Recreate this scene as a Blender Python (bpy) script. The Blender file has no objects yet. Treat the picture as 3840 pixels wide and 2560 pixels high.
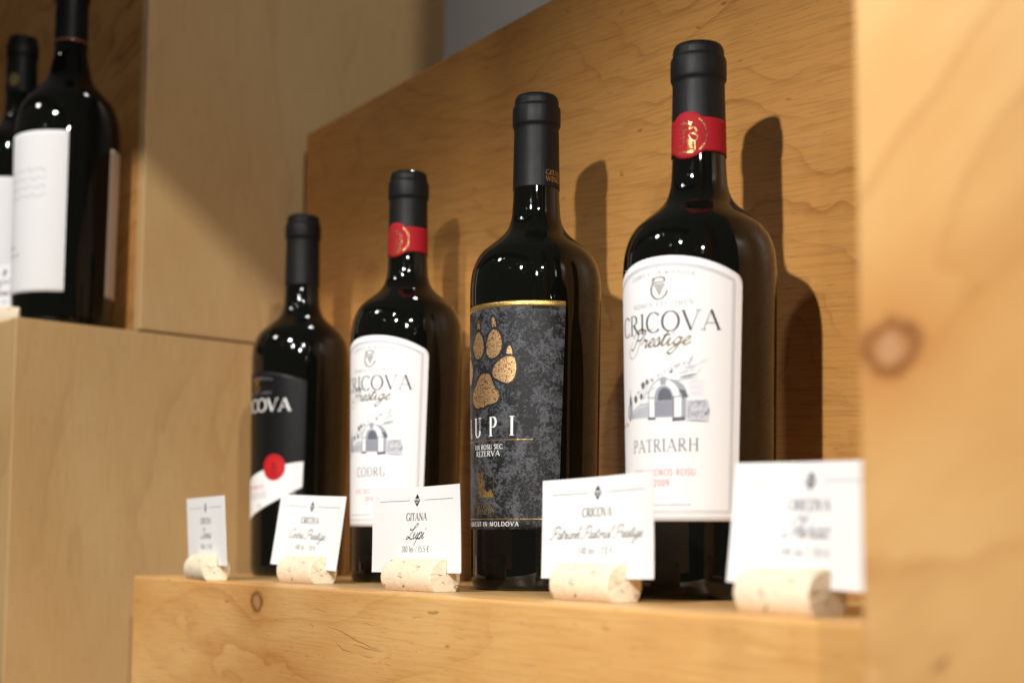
import bpy, bmesh, math, random
from mathutils import Vector, Matrix
random.seed(7)
S = bpy.context.scene
COL = S.collection
rad = math.radians

# ---------------------------------------------------------------- camera
CAM_POS = Vector((0.0, 0.0, 0.0266))
CR = Vector((0.5454, 0.8381, 0.0065)); CU = Vector((0.0693, -0.0529, 0.9962)); CF = Vector((-0.8353, 0.5429, 0.0869))
cd = bpy.data.cameras.new('camera'); cam = bpy.data.objects.new('camera', cd); COL.objects.link(cam)
m = Matrix.Identity(4)
for i in range(3):
    m[i][0] = CR[i]; m[i][1] = CU[i]; m[i][2] = -CF[i]; m[i][3] = CAM_POS[i]
cam.matrix_world = m
cd.sensor_width = 36; cd.lens = 50.51; cd.shift_y = 0.0763
cd.clip_start = 0.01; cd.clip_end = 50
cd.dof.use_dof = True; cd.dof.focus_distance = 0.845; cd.dof.aperture_fstop = 5.6; cd.dof.aperture_blades = 0
S.camera = cam

# ---------------------------------------------------------------- world, lamps, exposure
w = bpy.data.worlds.new('World'); S.world = w; w.use_nodes = True
w.node_tree.nodes['Background'].inputs[0].default_value = (1.0, 0.94, 0.87, 1)
w.node_tree.nodes['Background'].inputs[1].default_value = 0.066
S.view_settings.view_transform = 'Standard'; S.view_settings.look = 'None'
S.view_settings.exposure = 0.0; S.view_settings.gamma = 1.0

def spot(name, loc, target, energy, size, blend, radius, color=(1, .975, .935)):
    ld = bpy.data.lights.new(name, 'SPOT'); o = bpy.data.objects.new(name, ld); COL.objects.link(o)
    ld.energy = energy; ld.spot_size = rad(size); ld.spot_blend = blend; ld.shadow_soft_size = radius; ld.color = color
    o.location = loc
    o.rotation_euler = (Vector(target) - Vector(loc)).to_track_quat('-Z', 'Y').to_euler()
    return o
# main lamp in front of the shelf: throws the bottles' shadows on the back panel
spot('spot_lamp_key', (-0.29, -0.26, 0.57), (-0.56, 0.44, -0.05), 37.0, 74, 1.0, 0.016)
# lamp to the right of the upright board
spot('spot_lamp_side', (0.60, -0.33, 0.72), (-0.38, 0.40, -0.05), 29.0, 46, 0.8, 0.016)
# high lamp for the crates; an added unseen blocker cuts its light off above the bottles
spot('spot_lamp_high', (0.0, -1.0, 1.42), (-1.32, 0.42, 0.20), 150.0, 29, 0.8, 0.018)
# lamp far to the right: rakes along the row and lights the crates' sides
spot('spot_lamp_right', (1.60, -0.42, 1.30), (-1.2, 0.48, 0.22), 96.0, 38, 0.6, 0.03)
# small ceiling spots in front of the shelf (the points of light on the glass)
for i, (x, y, z, e) in enumerate([(-1.2, -1.6, 2.0, 1.8), (-0.4, -1.9, 1.2, 1.0), (-2.6, -1.8, 2.2, 1.6)]):
    spot('ceiling_spot', (x, y, z), (-0.8, 0.45, 0.1), e, 80, 0.6, 0.010)
# added soft fill light on the left, only lifts the bottles' shadows
spot('added_fill_light', (-1.45, -1.25, 1.60), (-0.70, 0.50, 0.10), 34.0, 50, 0.8, 0.10)
# added light behind the shelf, only there to brighten the grey wall
spot('added_wall_light', (-1.2, 0.95, 1.9), (-1.6, 1.5, 0.7), 44.0, 110, 0.6, 0.05)

# ---------------------------------------------------------------- helpers
def link(name, me, mat, parent=None, smooth=False):
    o = bpy.data.objects.new(name, me); COL.objects.link(o)
    if mat: me.materials.append(mat)
    if smooth:
        for p in me.polygons: p.use_smooth = True
    if parent:
        o.parent = parent
    return o
def empty(name, loc, rz=0.0):
    o = bpy.data.objects.new(name, None); COL.objects.link(o)
    o.location = loc; o.rotation_euler = (0, 0, rz); o.empty_display_size = 0.02
    return o
def tag(o, label, cat, group=None):
    o['label'] = label; o['category'] = cat
    if group: o['group'] = group
    return o
def mesh(name, verts, faces):
    me = bpy.data.meshes.new(name); me.from_pydata([tuple(v) for v in verts], [], faces); me.update()
    return me
def recalc(me):
    bm = bmesh.new(); bm.from_mesh(me); bmesh.ops.recalc_face_normals(bm, faces=bm.faces); bm.to_mesh(me); bm.free()
def prism(name, poly, z0, z1, mat, parent=None, bevel=0.0015, segs=2):
    """solid board: plan outline (x, y) between two heights, edges eased"""
    bm = bmesh.new()
    lo = [bm.verts.new((x, y, z0)) for x, y in poly]; hi = [bm.verts.new((x, y, z1)) for x, y in poly]
    n = len(poly)
    bm.faces.new(lo[::-1]); bm.faces.new(hi)
    for i in range(n): bm.faces.new((lo[i], lo[(i+1) % n], hi[(i+1) % n], hi[i]))
    bmesh.ops.recalc_face_normals(bm, faces=bm.faces)
    if bevel: bmesh.ops.bevel(bm, geom=bm.edges[:], offset=bevel, segments=segs, affect='EDGES', profile=0.5)
    me = bpy.data.meshes.new(name); bm.to_mesh(me); bm.free()
    return link(name, me, mat, parent)

# ---------------------------------------------------------------- materials
class N:
    """tiny node builder"""
    def __init__(s, name):
        s.m = bpy.data.materials.new(name); s.m.use_nodes = True; s.t = s.m.node_tree; s.b = s.t.nodes['Principled BSDF']
    def n(s, typ, **kw):
        x = s.t.nodes.new(typ)
        for k, v in kw.items(): setattr(x, k, v)
        return x
    def l(s, a, b): s.t.links.new(a, b)
    def val(s, sock, v):
        if hasattr(v, 'is_output') or hasattr(v, 'links'): s.l(v, sock)
        else: sock.default_value = v
    def math(s, op, a, b=0.0, c=0.0, clamp=False):
        x = s.n('ShaderNodeMath', operation=op, use_clamp=clamp)
        for i, q in enumerate((a, b, c)): s.val(x.inputs[i], q)
        return x.outputs[0]
    def comb(s, a, b, c):
        x = s.n('ShaderNodeCombineXYZ')
        for i, q in enumerate((a, b, c)): s.val(x.inputs[i], q)
        return x.outputs[0]
    def noise(s, vec, scale, detail=3, rough=.5, dist=0.0):
        x = s.n('ShaderNodeTexNoise'); s.l(vec, x.inputs['Vector'])
        x.inputs['Scale'].default_value = scale; x.inputs['Detail'].default_value = detail
        x.inputs['Roughness'].default_value = rough; x.inputs['Distortion'].default_value = dist
        return x.outputs[0]
    def ramp(s, fac, stops):
        x = s.n('ShaderNodeValToRGB'); s.l(fac, x.inputs[0]); e = x.color_ramp.elements
        e[0].position, e[0].color = stops[0][0], col(stops[0][1]); e[1].position, e[1].color = stops[-1][0], col(stops[-1][1])
        for p, c in stops[1:-1]:
            q = e.new(p); q.color = col(c)
        return x.outputs[0]
    def mix(s, fac, a, b, blend='MIX'):
        x = s.n('ShaderNodeMix', data_type='RGBA', blend_type=blend)
        s.val(x.inputs[0], fac)
        for i, q in ((6, a), (7, b)):
            if isinstance(q, tuple): x.inputs[i].default_value = col(q)
            else: s.l(q, x.inputs[i])
        return x.outputs[2]
    def bump(s, h, strength, dist):
        x = s.n('ShaderNodeBump'); x.inputs['Strength'].default_value = strength; x.inputs['Distance'].default_value = dist
        s.l(h, x.inputs['Height']); s.l(x.outputs[0], s.b.inputs['Normal'])
    def set(s, **kw):
        for k, v in kw.items():
            q = s.b.inputs[k.replace('_', ' ')]
            if isinstance(v, (int, float)): q.default_value = v
            elif isinstance(v, tuple): q.default_value = col(v)
            else: s.l(v, q)
        return s.m
def col(c):
    if isinstance(c, (int, float)): return (c, c, c, 1)
    return (*c, 1) if len(c) == 3 else c
def flat(name, c, rough=.6, metal=0.0, **kw):
    k = N(name); k.set(Base_Color=c, Roughness=rough, Metallic=metal, **kw); return k.m

def wood(name, light, dark, along, across, knots=(), ring=42.0, figure=1.0, contrast=.55, fibre=.5, rough=.42, tilt=0.0,
         streak=(.25, .10, .03), seed=0.0, blotch=.5, stretch=7.0, flecks=.6):
    """rotary-cut softwood veneer: growth-ring figure, fibres, pores, knots; along/across are axis numbers in metres"""
    k = N(name)
    tc = k.n('ShaderNodeTexCoord'); sp = k.n('ShaderNodeSeparateXYZ'); k.l(tc.outputs['Object'], sp.inputs[0])
    a0, b0 = sp.outputs[along], sp.outputs[across]; t0 = sp.outputs[3-along-across]
    a = k.math('ADD', k.math('MULTIPLY', a0, math.cos(tilt)), k.math('MULTIPLY', b0, math.sin(tilt)))
    b = k.math('SUBTRACT', k.math('MULTIPLY', b0, math.cos(tilt)), k.math('MULTIPLY', a0, math.sin(tilt)))
    b = k.math('ADD', b, k.math('MULTIPLY', t0, .35))
    v_low = k.comb(k.math('MULTIPLY', a, 1.0), k.math('MULTIPLY', b, 2.6), seed)
    fld = k.math('MULTIPLY', k.noise(v_low, 2.2, 4, .5, .6), .20*figure)
    v_mid = k.comb(k.math('MULTIPLY', a, 5.0), k.math('MULTIPLY', b, 16), seed+3.1)
    fld = k.math('ADD', fld, k.math('MULTIPLY', k.noise(v_mid, 2.0, 3, .55), .018*figure))
    fld = k.math('ADD', fld, k.math('MULTIPLY', b, .55))
    kmask = kring = kcore = None
    for (ka, kb, kr) in knots:
        da = k.math('MULTIPLY', k.math('SUBTRACT', a0, ka), .75); db = k.math('SUBTRACT', b0, kb)
        nz = k.math('MULTIPLY', k.math('SUBTRACT', k.noise(k.comb(a0, b0, seed), 140, 2), .5), kr*.9)
        d = k.math('ADD', k.math('SQRT', k.math('ADD', k.math('MULTIPLY', da, da), k.math('MULTIPLY', db, db))), nz)
        fld = k.math('ADD', fld, k.math('MULTIPLY', k.math('EXPONENT', k.math('MULTIPLY', d, -.22/kr)), kr*5.0))
        halo = k.math('EXPONENT', k.math('MULTIPLY', d, -.45/kr))
        rim = k.math('SUBTRACT', 1.0, k.math('DIVIDE', k.math('ABSOLUTE', k.math('SUBTRACT', d, kr*.95)), kr*.55), clamp=True)
        core = k.math('SUBTRACT', 1.0, k.math('DIVIDE', d, kr*.75), clamp=True)
        kmask = halo if kmask is None else k.math('MAXIMUM', kmask, halo)
        kring = rim if kring is None else k.math('MAXIMUM', kring, rim)
        kcore = core if kcore is None else k.math('MAXIMUM', kcore, core)
    saw = k.math('FRACT', k.math('MULTIPLY', fld, ring))
    line = k.ramp(saw, [(0.0, .10), (.30, .0), (.78, .22), (.93, .75), (.97, 1.0), (1.0, .10)])
    v_f = k.comb(k.math('MULTIPLY', a, 26), k.math('MULTIPLY', b, 620), k.math('MULTIPLY', t0, 300))
    fib = k.noise(v_f, 1.0, 4, .6)
    v_p = k.comb(k.math('MULTIPLY', a, 95), k.math('MULTIPLY', b, 900), seed)
    por = k.ramp(k.noise(v_p, 1.0, 2, .5), [(.64, 0.0), (.76, 1.0)])
    v_b = k.comb(k.math('MULTIPLY', a, stretch), k.math('MULTIPLY', b, stretch*2.4), seed+9)
    blo = k.ramp(k.noise(v_b, 1.0, 4, .55, .3), [(.28, 0.0), (.72, 1.0)])
    fade = k.ramp(k.noise(k.comb(k.math('MULTIPLY', a, 6.0), k.math('MULTIPLY', b, 22.0), seed+5), 1.0, 3, .6), [(.36, .06), (.68, 1.0)])
    fleck = k.ramp(k.noise(k.comb(k.math('MULTIPLY', a, 55), k.math('MULTIPLY', b, 190), seed+2), 1.0, 2, .4), [(.735, 0.0), (.79, 1.0)])
    c = k.mix(k.math('MULTIPLY', blo, blotch), light, tuple(x*y for x, y in zip(light, (.80, .63, .44))))
    c = k.mix(k.math('MULTIPLY', k.math('MULTIPLY', line, fade), contrast), c, dark)
    c = k.mix(k.math('MULTIPLY', k.math('SUBTRACT', fib, .46, clamp=True), 1.5*fibre, clamp=True), c, tuple(x*.9 for x in dark))
    c = k.mix(k.math('MULTIPLY', por, .55*fibre), c, streak)
    c = k.mix(k.math('MULTIPLY', fleck, flecks), c, tuple(x*.8 for x in streak))
    if kmask is not None:
        c = k.mix(k.math('MULTIPLY', kmask, .75), c, (.36, .13, .03))
        c = k.mix(k.math('MULTIPLY', kring, .82), c, (.15, .045, .011))
        c = k.mix(k.math('MULTIPLY', k.math('MULTIPLY', kcore, 1.6, clamp=True), k.ramp(k.noise(k.comb(a0, b0, seed), 900, 3), [(.35, .25), (.6, .9)])), c, (.40, .24, .14))
    k.set(Base_Color=c, Roughness=k.math('ADD', k.math('MULTIPLY', fib, .22), rough-.11), Specular_IOR_Level=.42)
    k.bump(k.math('ADD', fib, k.math('MULTIPLY', line, -.35)), .22, .0006)
    return k.m

def glass():
    k = N('dark_wine_glass')
    tc = k.n('ShaderNodeTexCoord')
    h = k.noise(tc.outputs['Object'], 38, 2)
    k.bump(h, .05, .002)
    dust = k.ramp(k.noise(tc.outputs['Object'], 1500, 1), [(.72, 0.0), (.80, 1.0)])
    c = k.mix(k.math('MULTIPLY', dust, .10), (.0028, .0030, .0022), (.22, .2, .17))
    return k.set(Base_Color=c, Roughness=k.math('ADD', k.math('MULTIPLY', dust, .2), .025), IOR=1.47, Specular_IOR_Level=.5)
def paper(name, c, tex=1.0):
    k = N(name); tc = k.n('ShaderNodeTexCoord')
    a = k.noise(tc.outputs['Object'], 900, 3, .6); b = k.noise(tc.outputs['Object'], 60, 3)
    cc = k.mix(k.math('MULTIPLY', b, .12), c, tuple(x*.86 for x in c))
    k.bump(a, .25*tex, .0002)
    return k.set(Base_Color=cc, Roughness=.72, Specular_IOR_Level=.3)
def slate():
    k = N('mottled_slate_paper'); tc = k.n('ShaderNodeTexCoord')
    big = k.noise(tc.outputs['Object'], 95, 7, .72, .3)
    mid = k.noise(tc.outputs['Object'], 620, 4, .75)
    s = k.math('ADD', k.math('MULTIPLY', big, .56), k.math('MULTIPLY', mid, .48))
    f = k.ramp(s, [(.50, 0.0), (.53, .55), (.60, 1.0)])
    c = k.mix(f, (.0065, .0068, .0080), (.080, .082, .091))
    sparkle = k.ramp(k.noise(tc.outputs['Object'], 1700, 1), [(.70, 0.0), (.78, 1.0)])
    c = k.mix(k.math('MULTIPLY', sparkle, .5), c, (.45, .45, .46))
    k.bump(k.math('ADD', mid, f), .5, .0003)
    return k.set(Base_Color=c, Roughness=.48, Metallic=k.math('MULTIPLY', sparkle, .6), Specular_IOR_Level=.35)
def foil(name, c, dark, speck=1.0, rough=.32, scale=1500):
    k = N(name); tc = k.n('ShaderNodeTexCoord')
    a = k.noise(tc.outputs['Object'], scale, 2, .6)
    f = k.ramp(a, [(.36, 1.0), (.52, 0.0)])
    cc = k.mix(k.math('MULTIPLY', f, speck), c, dark)
    k.bump(a, .6, .0003)
    return k.set(Base_Color=cc, Roughness=rough, Metallic=.85)
def cork():
    k = N('natural_cork'); tc = k.n('ShaderNodeTexCoord'); v = tc.outputs['Object']
    mp = k.n('ShaderNodeMapping'); k.l(v, mp.inputs[0]); mp.inputs['Scale'].default_value = (.55, 1.0, 1.25); v2 = mp.outputs[0]
    pit = k.ramp(k.noise(v2, 210, 3, .6, .6), [(.30, 1.0), (.37, 0.0)])
    grain = k.noise(v, 420, 4, .65); tone = k.noise(v, 75, 3)
    c = k.mix(tone, (.80, .66, .47), (.87, .76, .58))
    c = k.mix(k.math('MULTIPLY', k.math('SUBTRACT', grain, .5, clamp=True), 1.6), c, (.48, .31, .17))
    c = k.mix(k.math('MULTIPLY', pit, .85), c, (.20, .115, .05))
    k.bump(k.math('SUBTRACT', k.math('MULTIPLY', grain, .25), pit), .7, .0010)
    return k.set(Base_Color=c, Roughness=.85, Specular_IOR_Level=.2)
def capsule_mat():
    k = N('satin_black_capsule'); tc = k.n('ShaderNodeTexCoord')
    a = k.noise(tc.outputs['Object'], 900, 2); b = k.noise(tc.outputs['Object'], 45, 3)
    mp = k.n('ShaderNodeMapping'); k.l(tc.outputs['Object'], mp.inputs[0]); mp.inputs['Scale'].default_value = (260, 260, 22)
    cre = k.ramp(k.noise(mp.outputs[0], 1.0, 3, .6), [(.5, 0.0), (.75, 1.0)])
    k.bump(k.math('ADD', k.math('ADD', k.math('MULTIPLY', a, .2), b), k.math('MULTIPLY', cre, .35)), .28, .0012)
    return k.set(Base_Color=(.007, .0072, .0074), Roughness=k.math('ADD', k.math('MULTIPLY', b, .2), .40), Specular_IOR_Level=.24)

M = dict(glass=glass(), capsule=capsule_mat(), paper=paper('white_label_paper', (.83, .82, .815)), slate=slate(), cork=cork(),
         card=paper('white_card_stock', (.86, .855, .845), .4),
         gold=foil('gold_foil', (.80, .52, .16), (.16, .085, .015), .75), copper=foil('copper_gold_foil', (.80, .49, .24), (.10, .055, .015), .9, .48, 1000),
         red=paper('red_paper_seal', (.36, .006, .014), .5), seal=flat('red_wax_foil', (.52, .012, .015), .4),
         black=flat('black_ink', (.012, .012, .013), .5), grey=flat('grey_ink', (.30, .30, .32), .6), pale=flat('pale_grey_ink', (.55, .55, .58), .6),
         redink=flat('red_ink', (.62, .10, .10), .6), white=flat('white_ink', (.80, .79, .77), .5),
         blue=flat('slate_blue_ink', (.115, .12, .15), .7), blue2=flat('light_slate_blue_ink', (.34, .35, .40), .7), blue3=flat('faint_slate_blue_ink', (.585, .59, .62), .7),
         blacklabel=flat('glossy_black_label', (.006, .006, .0065), .40, Specular_IOR_Level=.25), pewter=flat('dark_gold_ink', (.20, .15, .07), .35, .7),
         sealgold=foil('seal_gold_foil', (.42, .29, .11), (.08, .04, .015), .85, .34, 900), wall=None)

# ---------------------------------------------------------------- lettering: centre-line glyphs drawn with a pen of two widths
def arc(cx, cy, rx, ry, a0, a1, n=14):
    return [(cx+rx*math.cos(rad(a0+(a1-a0)*i/n)), cy+ry*math.sin(rad(a0+(a1-a0)*i/n))) for i in range(n+1)]
# glyph = (advance, [(kind, points)...], [serif (x, y)...]); kind T thick, t thin, n pen
G = {
 'A': (.92, [('t', [(.08, 0), (.46, 1)]), ('T', [(.45, 1), (.84, 0)]), ('t', [(.21, .34), (.70, .34)])], [(.08, 0), (.84, 0)]),
 'B': (.72, [('T', [(.14, 0), (.14, 1)]), ('n', [(.14, .99)]+arc(.36, .76, .22, .23, 90, -90)+[(.14, .53)]), ('n', [(.14, .53)]+arc(.38, .27, .26, .26, 90, -90)+[(.14, .01)])], []),
 'C': (.86, [('n', arc(.50, .5, .42, .5, 42, 318, 24))], []),
 'D': (.92, [('T', [(.14, 0), (.14, 1)]), ('n', [(.14, .99)]+arc(.38, .5, .46, .49, 90, -90, 20)+[(.14, .01)])], []),
 'E': (.68, [('T', [(.14, 0), (.14, 1)]), ('t', [(.04, .98), (.58, .98), (.59, .82)]), ('t', [(.14, .52), (.48, .52)]), ('t', [(.04, .02), (.60, .02), (.62, .18)])], []),
 'F': (.64, [('T', [(.14, 0), (.14, 1)]), ('t', [(.04, .98), (.58, .98), (.59, .82)]), ('t', [(.14, .52), (.48, .52)])], [(.14, 0)]),
 'G': (.90, [('n', arc(.50, .5, .42, .5, 45, 300, 22)+[(.80, .12)]), ('T', [(.80, .05), (.80, .42)])], [(.80, .42)]),
 'H': (.92, [('T', [(.16, 0), (.16, 1)]), ('T', [(.76, 0), (.76, 1)]), ('t', [(.16, .52), (.76, .52)])], [(.16, 0), (.16, 1), (.76, 0), (.76, 1)]),
 'I': (.34, [('T', [(.17, 0), (.17, 1)])], [(.17, 0), (.17, 1)]),
 'L': (.66, [('T', [(.15, 0), (.15, 1)]), ('t', [(.05, .02), (.58, .02), (.61, .22)])], [(.15, 1)]),
 'M': (1.08, [('t', [(.13, 0), (.17, 1)]), ('T', [(.17, 1), (.54, .05)]), ('t', [(.54, .05), (.90, 1)]), ('T', [(.90, 1), (.95, 0)])], [(.13, 0), (.95, 0)]),
 'N': (.94, [('t', [(.14, 0), (.14, 1)]), ('T', [(.14, 1), (.80, 0)]), ('t', [(.80, 0), (.80, 1)])], [(.14, 0), (.80, 1)]),
 'O': (1.0, [('n', arc(.50, .5, .43, .5, 90, 450, 32))], []),
 'P': (.70, [('T', [(.15, 0), (.15, 1)]), ('n', [(.15, .99)]+arc(.36, .73, .27, .26, 90, -90)+[(.15, .47)])], [(.15, 0)]),
 'R': (.80, [('T', [(.15, 0), (.15, 1)]), ('n', [(.15, .99)]+arc(.34, .75, .25, .24, 90, -90)+[(.15, .51)]), ('T', [(.34, .50), (.76, .0)])], [(.15, 0)]),
 'S': (.64, [('n', [(.54, .80), (.48, .95), (.32, 1.0), (.15, .92), (.11, .75), (.22, .60), (.42, .47), (.54, .32), (.52, .12), (.36, 0), (.18, .02), (.08, .18)])], []),
 'T': (.74, [('T', [(.37, 0), (.37, 1)]), ('t', [(.05, .80), (.06, .98), (.68, .98), (.69, .80)])], [(.37, 0)]),
 'U': (.90, [('T', [(.15, 1), (.15, .30)]), ('n', [(.15, .32), (.17, .14), (.30, .01), (.50, .01), (.68, .12), (.74, .32)]), ('t', [(.74, .30), (.74, 1)])], [(.15, 1), (.74, 1)]),
 'V': (.90, [('T', [(.08, 1), (.46, 0)]), ('t', [(.45, 0), (.82, 1)])], [(.08, 1), (.82, 1)]),
 'W': (1.24, [('T', [(.06, 1), (.36, 0)]), ('t', [(.36, 0), (.62, 1)]), ('T', [(.60, 1), (.88, 0)]), ('t', [(.88, 0), (1.16, 1)])], [(.06, 1), (1.16, 1)]),
 'Y': (.84, [('T', [(.08, 1), (.42, .48)]), ('t', [(.42, .48), (.76, 1)]), ('T', [(.42, .5), (.42, 0)])], [(.42, 0), (.08, 1), (.76, 1)]),
 'Z': (.74, [('t', [(.08, .80), (.09, .98), (.64, .98)]), ('T', [(.64, .98), (.08, .02)]), ('t', [(.08, .02), (.66, .02), (.68, .2)])], []),
 '0': (.62, [('n', arc(.31, .5, .24, .5, 90, 450, 24))], []), '1': (.46, [('T', [(.25, 0), (.25, 1)]), ('t', [(.10, .82), (.25, 1)])], [(.25, 0)]),
 '2': (.62, [('n', [(.08, .76), (.16, .96), (.34, 1), (.50, .88), (.50, .66), (.08, .03)]), ('T', [(.08, .03), (.56, .03)])], []),
 '3': (.60, [('n', [(.08, .84), (.26, 1), (.46, .90), (.46, .66), (.24, .53)]), ('n', [(.24, .53), (.50, .42), (.52, .14), (.30, 0), (.07, .14)])], []),
 '4': (.64, [('T', [(.46, 0), (.46, 1)]), ('t', [(.46, 1), (.04, .30), (.60, .30)])], []),
 '5': (.60, [('t', [(.50, .98), (.15, .98)]), ('t', [(.15, .98), (.12, .55)]), ('n', [(.12, .56), (.34, .62), (.52, .46), (.52, .18), (.32, 0), (.08, .12)])], []),
 '6': (.62, [('n', [(.50, .92), (.30, .96), (.12, .66), (.09, .30), (.20, .02), (.40, .0), (.53, .18), (.52, .42), (.38, .56), (.20, .50), (.10, .34)])], []),
 '7': (.58, [('t', [(.06, .82), (.07, .98), (.54, .98)]), ('T', [(.54, .98), (.22, 0)])], []),
 '9': (.62, [('n', [(.12, .08), (.32, .04), (.50, .34), (.53, .70), (.42, .98), (.22, 1.0), (.09, .82), (.10, .58), (.24, .44), (.42, .50), (.52, .66)])], []),
 'l': (.34, [('T', [(.17, 0), (.17, 1.05)])], [(.17, 0)]), 'i': (.34, [('T', [(.17, 0), (.17, .64)]), ('T', [(.17, .86), (.17, .96)])], [(.17, 0)]),
 'e': (.56, [('n', [(.10, .36), (.48, .36), (.46, .58), (.30, .67), (.13, .56), (.08, .32), (.16, .06), (.32, 0), (.48, .12)])], []),
 'a': (.56, [('n', [(.44, .52), (.3, .66), (.12, .5), (.1, .2), (.24, 0), (.44, .16)]), ('T', [(.44, .64), (.44, 0)])], []),
 'n': (.6, [('T', [(.13, 0), (.13, .64)]), ('n', [(.13, .5), (.3, .66), (.46, .5), (.46, 0)])], []),
 'o': (.6, [('n', arc(.3, .32, .22, .33, 90, 450, 16))], []), 's': (.46, [('n', [(.38, .52), (.24, .66), (.1, .5), (.36, .2), (.24, 0), (.06, .12)])], []),
 't': (.4, [('T', [(.18, .9), (.18, .1), (.32, .02)]), ('t', [(.04, .64), (.34, .64)])], []), 'r': (.44, [('T', [(.13, 0), (.13, .64)]), ('n', [(.13, .45), (.25, .64), (.38, .6)])], []),
 'u': (.6, [('n', [(.12, .64), (.13, .14), (.28, 0), (.46, .2)]), ('T', [(.46, .64), (.46, 0)])], []), 'm': (.86, [('T', [(.13, 0), (.13, .64)]), ('n', [(.13, .5), (.28, .66), (.42, .5), (.42, 0)]), ('n', [(.42, .5), (.58, .66), (.72, .5), (.72, 0)])], []),
 'd': (.6, [('n', arc(.28, .32, .2, .33, 90, 450, 16)), ('T', [(.48, 0), (.48, 1.05)])], []), 'c': (.5, [('n', arc(.3, .32, .22, .33, 45, 315, 14))], []),
 '/': (.46, [('t', [(.04, -.08), (.40, 1.05)])], []), '.': (.26, [('T', [(.10, .03), (.15, .03)])], []), '"': (.34, [('t', [(.1, 1), (.1, .75)]), ('t', [(.22, 1), (.22, .75)])], []),
 '€': (.70, [('n', arc(.42, .5, .30, .5, 50, 310, 20)), ('t', [(.02, .60), (.54, .60)]), ('t', [(.02, .42), (.50, .42)])], []),
 ' ': (.40, [], []),
}
G['Ș'] = (.64, G['S'][1]+[('t', [(.32, -.10), (.35, -.2), (.27, -.32)])], [])
G['Î'] = (.34, G['I'][1]+[('t', [(.0, 1.12), (.17, 1.28), (.34, 1.12)])], G['I'][2])
G['Ă'] = (.92, G['A'][1]+[('t', [(.34, 1.26), (.45, 1.14), (.56, 1.26)])], G['A'][2])
# running hand (smooth curves)
H_ = {
 'L': (.66, [[(.66, .80), (.70, .97), (.58, 1.02), (.46, .85), (.38, .45), (.28, .12), (.12, -.03), (.0, .04), (.08, .14), (.3, .06), (.55, -.03), (.74, .06)], [(.05, .72), (.12, .60), (.34, .62), (.60, .80)]]),
 'C': (.62, [[(.56, .78), (.58, .95), (.42, 1.0), (.2, .82), (.08, .45), (.14, .08), (.34, .0), (.56, .16), (.66, .3)]]),
 'P': (.72, [[(.36, .96), (.30, .5), (.20, .08), (.08, -.04), (-.04, .06)], [(.00, .60), (.08, .86), (.36, 1.03), (.70, .92), (.72, .64), (.50, .44), (.26, .46)]]),
 'S': (.60, [[(.58, .82), (.54, 1.0), (.34, .98), (.24, .76), (.38, .52), (.4, .22), (.2, .0), (.0, .06), (.02, .2)]]),
 'D': (.78, [[(.36, .92), (.28, .4), (.16, .05), (.02, .06), (.12, .12), (.44, .0), (.72, .3), (.72, .72), (.46, 1.0), (.14, .9)]]),
 'u': (.46, [[(-.04, .16), (.06, .42), (.05, .12), (.14, .0), (.26, .12), (.34, .42), (.32, .12), (.40, .0), (.50, .16)]]),
 'p': (.46, [[(-.04, .16), (.1, .44), (.03, -.05), (-.03, -.48)], [(.05, .16), (.18, .40), (.32, .40), (.32, .15), (.18, .0), (.08, .06)], [(.2, .0), (.34, .0), (.46, .16)]]),
 'i': (.26, [[(-.04, .16), (.08, .42), (.06, .12), (.14, .0), (.28, .16)], [(.13, .60), (.16, .70)]]),
 'o': (.40, [[(.26, .40), (.1, .36), (.04, .14), (.16, .0), (.3, .12), (.3, .34), (.22, .42), (.3, .32), (.44, .32)]]),
 'd': (.44, [[(.30, .36), (.16, .42), (.04, .2), (.12, .0), (.26, .12), (.40, 1.0)], [(.32, .42), (.3, .08), (.38, .0), (.48, .16)]]),
 'r': (.36, [[(-.04, .16), (.08, .46), (.14, .36), (.26, .38), (.22, .12), (.28, .0), (.40, .16)]]),
 'e': (.34, [[(-.04, .12), (.14, .2), (.26, .36), (.18, .44), (.06, .28), (.08, .06), (.2, .0), (.38, .16)]]),
 's': (.32, [[(-.04, .14), (.14, .48), (.2, .3), (.22, .1), (.1, .0), (.02, .06)], [(.14, .02), (.24, .04), (.36, .16)]]),
 't': (.30, [[(-.04, .14), (.2, .86)], [(.18, .8), (.08, .2), (.14, .0), (.32, .16)], [(.02, .56), (.32, .60)]]),
 'g': (.42, [[(.30, .36), (.16, .42), (.05, .2), (.12, .02), (.26, .12), (.36, .42)], [(.34, .42), (.26, -.15), (.1, -.46), (-.08, -.36), (.1, -.12), (.44, .16)]]),
 'a': (.42, [[(.30, .36), (.16, .42), (.04, .2), (.12, .0), (.26, .12), (.34, .42)], [(.33, .42), (.29, .1), (.36, .0), (.46, .16)]]),
 'h': (.44, [[(-.04, .14), (.2, .8), (.24, 1.0), (.16, .9), (.06, .0)], [(.08, .18), (.22, .42), (.32, .36), (.28, .1), (.36, .0), (.48, .16)]]),
 'l': (.26, [[(-.04, .14), (.2, .8), (.22, 1.0), (.14, .9), (.06, .14), (.14, .0), (.3, .16)]]),
 'n': (.46, [[(-.04, .16), (.08, .44), (.04, .0)], [(.06, .18), (.22, .42), (.34, .38), (.30, .1), (.38, .0), (.5, .16)]]),
 'z': (.38, [[(-.02, .36), (.1, .42), (.28, .40), (.04, .04), (.2, .06), (.36, .0), (.42, .1)]]),
 ' ': (.26, []),
}
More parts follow.
